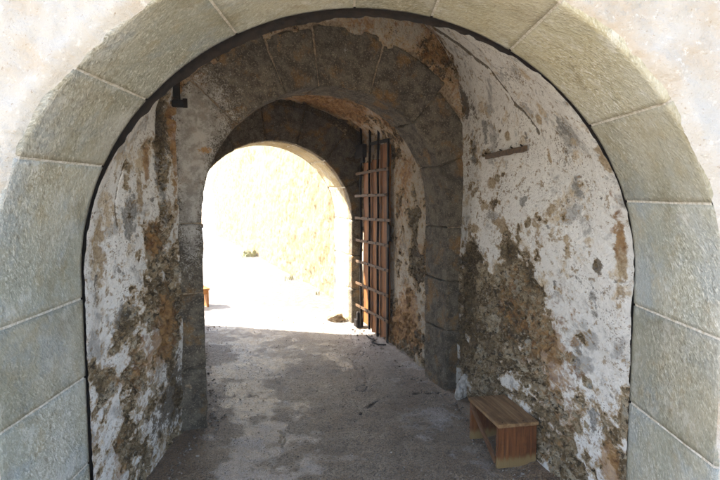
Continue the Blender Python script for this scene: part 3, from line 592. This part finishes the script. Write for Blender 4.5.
# ---------------------------------------------------------------- ground
def floor_sheet():
    y = [1.0]
    while y[-1] < 26: y.append(y[-1]*1.0058)
    y = np.array(y); x = np.concatenate([np.linspace(-9, -2.2, 30)[:-1], np.linspace(-2.2, 1.35, 300), np.linspace(1.35, 3, 8)[1:]])
    X, Yy = np.meshgrid(x, y, indexing='ij'); P = np.stack([X, Yy, np.zeros_like(X)], -1)
    axis_x = np.interp(Yy, [0, 3, 4.1, 6.5, 8, 12, 20], [-.05, -.05, -.16, -1.0, -1.6, -3.2, -6.3])
    out = sstep(7.1, 7.7, Yy+.35*(X+.5)*.9); pale = sstep(4.6, 7.2, Yy+.35*(X+.5)*.9+.5*fbm(P, 2.2, 4, 98))  # second mask lightens the floor towards the exit, as painted light
    s = X-axis_x
    tr = .62*np.exp(-((X+.6+(Yy-3.2)*.22)/.36)**2)+.30*fbm(P, 1.8, 4, 90)+.34*fbm(P, 7, 4, 91)-.06+.22*sstep(4.2, 6.5, Yy)
    tr = tr+blobs(P, [(.55, 3.9, 0, .28, .22, .45), (.4, 4.6, 0, .2, .25, .35)])
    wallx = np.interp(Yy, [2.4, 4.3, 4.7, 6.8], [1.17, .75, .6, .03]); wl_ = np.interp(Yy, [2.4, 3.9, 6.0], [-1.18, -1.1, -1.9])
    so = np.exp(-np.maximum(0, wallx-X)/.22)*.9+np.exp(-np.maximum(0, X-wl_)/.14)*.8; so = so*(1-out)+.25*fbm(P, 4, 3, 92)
    h = .010*fbm(P, 1.5, 3, 93)+.004*fbm(P, 9, 3, 94)+.0014*fbm(P, 34, 3, 95)*(Yy < 7)
    h = h+.03*np.exp(-np.maximum(0, wallx-X)/.08)*(1-out)*(Yy > 2)
    d = polydist(P, [(.72, 4.36, 0), (.5, 4.38, 0), (.3, 4.34, 0), (.12, 4.18, 0), (.0, 3.95, 0)], (1, 1, 1)); dw = d+.018*fbm(P, 12, 3, 97); ck = 1.4*np.exp(-(dw/.011)**2); h = h-.010*np.exp(-(dw/.010)**2)
    d = polydist(P, [(.02, 6.6, 0), (-.1, 6.2, 0), (.02, 5.7, 0), (-.05, 5.2, 0), (.08, 4.8, 0), (0, 4.4, 0)], (1, 1, 1)); dw = d+.05*fbm(P, 6, 4, 96); ck = ck+1.1*np.exp(-(dw/.012)**2)*sstep(-.3, .2, fbm(P, 2, 2, 99)); h = h-.006*np.exp(-(dw/.009)**2)
    for q_ in ([(-.42, 2.9, 0), (-.5, 3.5, 0), (-.62, 4.1, 0), (-.72, 4.9, 0), (-1.0, 5.6, 0)], [(.15, 2.9, 0), (.3, 3.3, 0), (.25, 3.7, 0), (.0, 3.95, 0)], [(-.45, 5.2, 0), (-.1, 5.0, 0), (.2, 5.15, 0)]):
        dw = polydist(P, q_, (1, 1, 1))+.05*fbm(P, 5, 4, int(q_[0][1]*10)); ck = ck+.9*np.exp(-(dw/.012)**2)*sstep(-.2, .25, fbm(P, 2.5, 2, 100)); h = h-.004*np.exp(-(dw/.010)**2)
    P = P.copy(); P[..., 2] = h
    me = mesh_np(P.reshape(-1, 3), grid_faces(*P.shape[:2]), attrs={'ck': ck, 'exit_spill': pale, 'tr': tr*(1-out), 'so': np.clip(so, 0, 1), 'ou': out*.95})
    return tag(link('passage_floor', me, M_floor), kind='structure')
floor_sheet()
M_ground = m_simple('dry_ground', (.42, .36, .28), (.52, .45, .36), 1.5)
g = MB(); Rg = 90
ring = [(-Rg, -Rg), (Rg, -Rg), (Rg, Rg), (-Rg, Rg)]
g.v = [Vector((x, y, -.04)) for x, y in ring]; g.f = [(0, 1, 2, 3)]
tag(g.build('ground', M_ground), kind='structure')
# ==== PART 3: things
def local(o, p): o.parent = p; return o
# ---- iron gate leaf (local x along the leaf, y towards the wall, z up)
M_lock = m_iron('black_iron', (.006, .005, .0045), (.022, .012, .007), .40, .15)
def gate(name, loc, ang, label, length=.9):
    g = empty(name, loc, ang); tag(g, label, 'gate', 'leaves of the old iron gate')
    k = length/.9
    for i, (a, b, z0, z1) in enumerate([(.085, .322, .05, 2.10), (.326, .572, .04, 1.95), (.582, .83, .06, 1.93)]):
        mb = MB(); n = 12; pts = []
        for q in range(n):
            za, zb = z0+(z1-z0)*q/n, z0+(z1-z0)*(q+1)/n
        import bmesh
        bm = bmesh.new(); bmesh.ops.create_cube(bm, size=1)
        for v in bm.verts: v.co = Vector((v.co.x*(b-a)*k, v.co.y*.022, v.co.z*(z1-z0)))
        bmesh.ops.subdivide_edges(bm, edges=[e for e in bm.edges if abs(e.verts[0].co.z-e.verts[1].co.z) > .5], cuts=14)
        bmesh.ops.bevel(bm, geom=[e for e in bm.edges if len(e.link_faces) == 2 and e.calc_face_angle(0) > 1], offset=.003, segments=1, affect='EDGES')
        for v in bm.verts:
            zz = v.co.z
            v.co.x += (.006*math.sin(zz*9+i*2)+.004*math.sin(zz*23+i)) * (1 if v.co.x > 0 else -1)
            if zz < -.45*(z1-z0): v.co.z += .03*math.sin(v.co.x*40+i)
        me = bpy.data.meshes.new('mesh'); bm.to_mesh(me); bm.free()
        o = link('plank', me, M_plank, g); o.location = ((a+b)/2*k, .034, (z0+z1)/2)
    for i, (x, z0, z1) in enumerate([(.325, .03, 2.36), (.575, .05, 2.38), (.85, .03, 2.38)]):
        pts = [(x*k+.004*math.sin(q*1.3+i), -.001+.003*math.sin(q+i), z0+(z1-z0)*q/14) for q in range(15)]
        MB().tube(pts, .014, 8, .06).build('upright_bar', M_lock, g, True)
    st = MB(); st.box((.075*k, .008, 1.08), (.042, .016, 2.12), bev=.003).build('stile', M_lock, g)
    MB().box(((.075+.57)/2*k, .008, 2.125), (.50*k, .016, .035), bev=.003).build('top_rail', M_lock, g)
    for i, z in enumerate([.262, .53, .795, 1.05, 1.31, 1.572, 1.835]):
        x0, x1 = (.0, .97) if i not in (4, 5) else (-.05 if i == 4 else .05, 1.0)
        n = 12; pts = [((x0+(x1-x0)*q/n)*k, -.016+.0015*math.sin(q*.9+i), z+.002*math.sin(q*.5+i*2)-.004*i*q/12) for q in range(n+1)]
        cb = MB().ribbon(pts, .013, .030).build('cross_bar', M_rust, g)
        for x in (.075, .325, .575, .81): MB().rock((x*k, -.024, z), (.010, .006, .010), i+1, 1).build('rivet', M_lock, cb, True)
    lk = MB().box((.79*k, -.022, 2.06), (.24, .05, .15), bev=.008).build('lock_case', M_lock, g)
    MB().box((.93*k, -.02, 2.02), (.07, .04, .07), bev=.006).build('lock_bolt', M_lock, g); MB().box((.70*k, -.03, 1.97), (.05, .03, .09), bev=.005).build('lock_hasp', M_lock, g)
    hp = MB().box((.015, .0, 1.20), (.022, .02, .13), bev=.003).build('hasp', M_lock, g); MB().box((.012, 0, 1.12), (.05, .035, .05), bev=.006).build('padlock', M_lock, hp); MB().box((.0, -.004, 1.31), (.05, .03, .018), bev=.003).build('staple', M_lock, g)
    MB().box((.93*k, .0, .05), (.10, .09, .10), bev=.01).build('pivot_block', M_lock, g); MB().box((.90*k, -.01, .14), (.05, .05, .10), bev=.008).build('pivot_pin', M_lock, g)
    return g
g1 = gate('iron_gate', (.305, 5.687, .012), math.atan2(.717, -.264), 'rusty iron bar gate leaf with orange planks standing open against the inner right wall')
g2 = g1.copy(); C.objects.link(g2); g2.location = (-1.36, 4.74, .012); g2.rotation_euler = (0, 0, math.atan2(.92, -.40)); g2.scale = (1, -1, 1)
g2['label'] = 'iron gate leaf behind the left jamb, only its dark bar ends showing'
for ch in list(g1.children):
    c = ch.copy(); C.objects.link(c); c.parent = g2
    for sub in list(ch.children):
        d = sub.copy(); C.objects.link(d); d.parent = c

g1.scale = (1, -1, 1); g2.scale = (1, 1, 1)
# ---- wooden stool
M_stool = m_wood('stool_wood', (.07, .03, .013), (.13, .06, .025), (.2, .11, .05), axis=1)
M_stool_v = m_wood('stool_end_wood', (.06, .018, .005), (.15, .052, .013), (.24, .095, .026), axis=2, raw=(.055, (.22, .145, .06)))
M_stool_top = m_wood('stool_top_wood', (.10, .052, .022), (.22, .125, .055), (.34, .22, .11), axis=1)
def stool(loc, ang, label, mats):
    s_ = empty('wooden_stool', loc, ang); tag(s_, label, 'stool', 'low wooden stools along the right and left of the passage')
    Lh, Wd, H = .42, .255, .27
    for i in range(2): MB().box(((i-.5)*Wd/2*1.0, 0, H-.011), (Wd/2-.0015, Lh+.03, .022), bev=.002).build('top_board', mats[0], s_)
    for y in (-Lh/2+.012, Lh/2-.012): MB().box((0, y, (H-.022)/2), (Wd-.012, .024, H-.024), bev=.002).build('end_board', mats[1], s_)
    def brace(x, flip):
        a = Vector((x, (-Lh/2+.03)*flip, .03)); b = Vector((x, (Lh/2-.02)*flip, H-.045)); d = b-a
        MB().box((a+b)/2, (.014, d.length, .032), Matrix.Rotation(math.atan2(d.z, d.y), 3, 'X'), bev=.002).build('brace', mats[2], s_)
    brace(-Wd/2+.010, 1)
    MB().box((Wd/2-.012, 0, H-.055), (.014, Lh-.05, .06), bev=.002).build('side_rail', mats[2], s_)
    for y in (-Lh/2+.012, Lh/2-.012):
        for x in (-.09, -.03, .04, .1): MB().rock((x, y, H+.0005), (.004, .004, .0018), 3, 1).build('nail', M_lock, s_)
    return s_
stool((.872, 3.345, .008), math.atan2(.06, .42)*1.0+R(3), 'worn brown wooden box stool with diagonal brace, against the foot of the right wall', (M_stool_top, M_stool_v, M_stool))
M_or = m_wood('orange_wood', (.22, .09, .02), (.3, .13, .035), (.36, .18, .06), axis=2)
stool((-2.36, 7.75, .0), R(-60), 'small orange wooden stool outside, a sliver showing beside the left jamb', (M_or, M_or, M_or))

# ---- iron hinge bracket at the upper left, strip on the right wall, rag, stone, rod
b = empty('hinge_bracket', (-1.15, 3.62, 2.2)); tag(b, 'black iron L-shaped hinge bracket at the upper left corner of the dark arch', 'bracket')
mx = Matrix.Rotation(PSI, 3, 'Z')
MB().box((.0, -.045, .045), (.042, .035, .13), mx, bev=.006).build('upright_plate', M_lock, b)
MB().box((.008, -.05, -.04), (.075, .04, .045), mx, bev=.008).build('arm', M_lock, b)
MB().tube([(.052, -.045, -.066), (.052, -.045, -.01)], .015, 8, .1).build('pin', M_lock, b, True)
Mbar = m_iron('brown_strap', (.06, .045, .032), (.14, .085, .045), .5)
a_, b_ = Vector((.872, 3.905, 1.850)), Vector((.975, 3.318, 1.862)); d = b_-a_; yaw = math.atan2(d.y, d.x)
s2 = empty('wall_strap', tuple((a_+b_)/2)); tag(s2, 'short flat brown iron strap fixed level across the white plaster of the right wall', 'strap')
rm = Matrix.Rotation(yaw, 3, 'Z')
MB().ribbon([tuple(d*(q/10-.5)+Vector((0, 0, .002*math.sin(q*2)))) for q in range(11)], .016, .034).build('bar', Mbar, s2)
for f_ in (-.46, -.05, .22, .44): MB().tube([tuple(d*f_+Vector((.0, 0, .012))), tuple(d*f_+Vector((-.022, -.006, .024)))], .0045, 6).build('nail', M_lock, s2)
M_chunk = m_simple('white_plaster_chunk', (.26, .24, .21), (.50, .48, .45), 30, .9, .006)
ck = empty('plaster_chunk', (.80, 4.22, .06)); tag(ck, 'white plaster chunk leaning at the foot of the right jamb of the dark arch', 'plaster chunk')
MB().rock((0, 0, .05), (.045, .03, .085), 5, 3).build('chunk', M_chunk, ck); MB().rock((-.035, -.02, .0), (.03, .03, .06), 8, 3).build('fragment', M_chunk, ck)
M_rock = m_simple('brown_rock', (.17, .12, .07), (.32, .25, .16), 25, .9, .008)
rk = MB().rock((-.30, 6.93, .035), (.11, .08, .055), 2, 3).build('rock', M_rock); tag(rk, 'rounded brown rock on the floor at the foot of the sunlit jamb', 'rock')
rd = MB().tube([(.07, 6.10, .03), (.10, 6.0, .022), (.16, 5.92, .02), (.13, 5.83, .022), (.19, 5.74, .02), (.27, 5.70, .03)], .008, 7, .1).build('bent_rod', M_lock, None, True); tag(rd, 'thin bent black rod lying on the floor below the iron gate', 'rod')

# ---- loose grit and small stones on the floor
M_grit = m_simple('grit', (.06, .045, .035), (.36, .31, .26), 70, .8, .002)
import bmesh
gb = MB(); gr = random.Random(3)
def wall_r(y): return float(np.interp(y, [2.4, 4.3, 4.7, 6.8], [1.12, .72, .58, .02]))
def wall_l(y): return float(np.interp(y, [2.4, 3.9, 6.0], [-1.15, -1.08, -1.85]))
for i in range(4200):
    y = 2.6+5.0*gr.random()**1.5; x = wall_l(y)+(wall_r(y)-wall_l(y))*gr.random()
    r = gr.choice([.0018, .0022, .0028, .0034, .004, .006 if gr.random() < .25 else .0025])*(1+.05*y)
    gb.rock((x, y, r*.5), (r, r*gr.uniform(.7, 1.2), r*.7), gr.randrange(40), 1)
for i in range(1100):
    y = 3+3.6*gr.random(); x = wall_r(y)-abs(gr.gauss(0, .09)) if gr.random() < .6 else wall_l(y)+abs(gr.gauss(0, .07)); r = gr.choice([.002, .003, .004, .005, .007, .011])*gr.uniform(.8, 1.3)
    gb.rock((x, y, r*.6), (r, r*.8, r*.7), gr.randrange(40), 1)
tag(gb.build('gravel', M_grit), 'loose grit and small stones scattered over the passage floor', 'gravel', kind='stuff')

# ---- outside: boundary wall, weeds, tree
M_rub = MT('ochre_rubble', .92, .2)
v_ = M_rub.attr('st'); nm = M_rub.noise(18, 6, .65); e_ = M_rub.attr('pl')
c = M_rub.ramp(v_, [(.1, (.13, .10, .055)), (.4, (.185, .155, .095)), (.7, (.17, .15, .10)), (.95, (.22, .195, .13))]); c = M_rub.mix(M_rub.step(M_rub.noise(5, 6, .65), .40, .6), c, (.18, .15, .09)); c = M_rub.mix(M_rub.math('MULTIPLY', M_rub.step(nm, .5, .66), .5), c, (.17, .12, .055)); c = M_rub.mix(M_rub.step(e_, .10, .02), c, M_rub.mix(M_rub.step(nm, .4, .6), (.2, .165, .105), (.10, .07, .035)))
M_rub.col(c); M_rub.bump([(nm, .02)])
bw = empty('boundary_wall', (-.43, 8.54, 0)); tag(bw, 'sunlit ochre rubble stone wall along the right side of the lane outside', 'wall')
o0 = np.array([.03, 7.40, 0]); dv_ = np.array([-.366, .93, 0]); nrm = np.array([-.93, -.366, 0])
U = np.concatenate([np.linspace(0, 5, 260), np.linspace(5.05, 16, 260)]); Z = np.linspace(-.05, 3.1, 150)
Pw = o0+U[:, None, None]*dv_+Z[None, :, None]*np.array([0, 0, 1.]); Ps = Pw*np.array([1, 1, 1.7])+.05*np.stack([fbm(Pw, 3, 2, 1), fbm(Pw, 3, 2, 2), fbm(Pw, 3, 2, 3)], -1)
d1, e1, va = cells(Ps, 3.0, 77); hh = .016*sstep(0, .4, e1)*(.3+.7*va)+.022*fbm(Pw, 7, 4, 78)+.05*fbm(Pw, .8, 2, 79)
hh = np.where((Z > 3.06)[None, :], hh-.3, hh)
Pw = Pw+nrm*hh[..., None]
o = link('stonework', mesh_np(Pw.reshape(-1, 3), grid_faces(*Pw.shape[:2]), attrs={'st': va, 'pl': e1}), M_rub.m); inv(o, bw)
o = MB().box(tuple(o0+dv_*8-nrm*.25+np.array([0, 0, 1.5])), (16, .4, 3.1), Matrix.Rotation(math.atan2(.93, -.366), 3, 'Z')).build('core', M_rub.m)
for k_ in ('st', 'pl'):
    at = o.data.attributes.new(k_, 'FLOAT', 'POINT'); at.data.foreach_set('value', [.6]*len(o.data.vertices))
inv(o, bw)
M_leaf = m_simple('leaf_green', (.04, .07, .018), (.09, .12, .03), 8, .6, .001); M_bark = m_simple('bark', (.09, .065, .045), (.18, .14, .1), 14)
def leaves(mb, c, r, n, size, rnd):
    for _ in range(n):
        d = Vector((rnd.gauss(0, 1), rnd.gauss(0, 1), rnd.gauss(0, 1))).normalized()*rnd.random()**.5
        p = Vector(c)+Vector((d.x*r[0], d.y*r[1], d.z*r[2])); a = Vector((rnd.gauss(0, 1), rnd.gauss(0, 1), rnd.gauss(0, 1))).normalized(); b_ = a.orthogonal().normalized(); s = size*rnd.uniform(.6, 1.3); i = len(mb.v)
        mb.v += [p-a*s, p+b_*s*.4, p+a*s, p-b_*s*.4]; mb.f.append((i, i+1, i+2, i+3))
M_dry = m_simple('dry_grass', (.20, .22, .09), (.36, .33, .17), 8, .8, .001)
rr = random.Random(5)
tr_ = empty('broadleaf_tree', (-8.2, 26, 0)); tag(tr_, 'faint green tree beyond the bright lane, washed out by the light', 'tree')
crown = MB()
tk = MB().tube([(0, 0, 0), (.1, 0, 1.2), (.05, .1, 2.4), (.2, .1, 3.4)], [.22, .17, .13, .08], 10, .08)
for i in range(9):
    a = rr.uniform(0, 6.28); e = Vector((math.cos(a)*rr.uniform(.6, 1.5), math.sin(a)*rr.uniform(.6, 1.5), rr.uniform(2.6, 4.6)))
    tk.tube([(.05, .08, 2.0+.1*i), e*.6+Vector((0, 0, 1)), e], [.07, .05, .02], 6); leaves(crown, e, (.75, .75, .55), 420, .09, rr)
tk.build('trunk', M_bark, tr_); crown.build('crown', M_leaf, tr_)
for k, (u, lab) in enumerate([(7.3, 'clump of weeds at the far foot of the ochre wall'), (3.2, 'small tuft of dry grass halfway along the foot of the ochre wall'), (1.5, 'tiny tuft of weeds at the near foot of the ochre wall')]):
    p = o0+dv_*u+nrm*.16; t_ = empty('weed_clump', tuple(p)); tag(t_, lab, 'weeds', 'weeds along the foot of the ochre wall')
    wd = MB(); sz = (.15, .10, .07)[k]
    for _ in range((45, 22, 14)[k]):
        a = rr.uniform(0, 6.28); h = sz*rr.uniform(.5, 1.2); q = Vector((rr.gauss(0, sz*.5), rr.gauss(0, sz*.8), 0)); tip = q+Vector((math.cos(a)*h*.5, math.sin(a)*h*.5, h)); sd = Vector((-math.sin(a), math.cos(a), 0))*.006*(1+3*(k == 0)); i = len(wd.v)
        wd.v += [q-sd, q+sd, (q+tip)/2+sd*.8+Vector((0, 0, h*.12)), (q+tip)/2-sd*.8+Vector((0, 0, h*.12)), tip]; wd.f += [(i, i+1, i+2, i+3), (i+3, i+2, i+4)]
    wd.build('blades', M_dry, t_)

# ---- added haze volume in place of glare: far things outside dissolve into white
hz = MB().box((0, 0, 3.6), (220, 220, 9.6)).build('haze', None)
hm = bpy.data.materials.new('glare_haze'); hm.use_nodes = True; hn = hm.node_tree; hn.nodes.clear()
ho = hn.nodes.new('ShaderNodeOutputMaterial'); hv = hn.nodes.new('ShaderNodeVolumePrincipled'); hv.inputs['Color'].default_value = (.98, .97, .95, 1); hv.inputs['Density'].default_value = .004; hv.inputs['Anisotropy'].default_value = 0
hn.links.new(hv.outputs[0], ho.inputs['Volume']); hz.data.materials.append(hm); tag(hz, 'added haze imitating the glare that washes out the lane beyond the far arch', 'haze', kind='stuff')
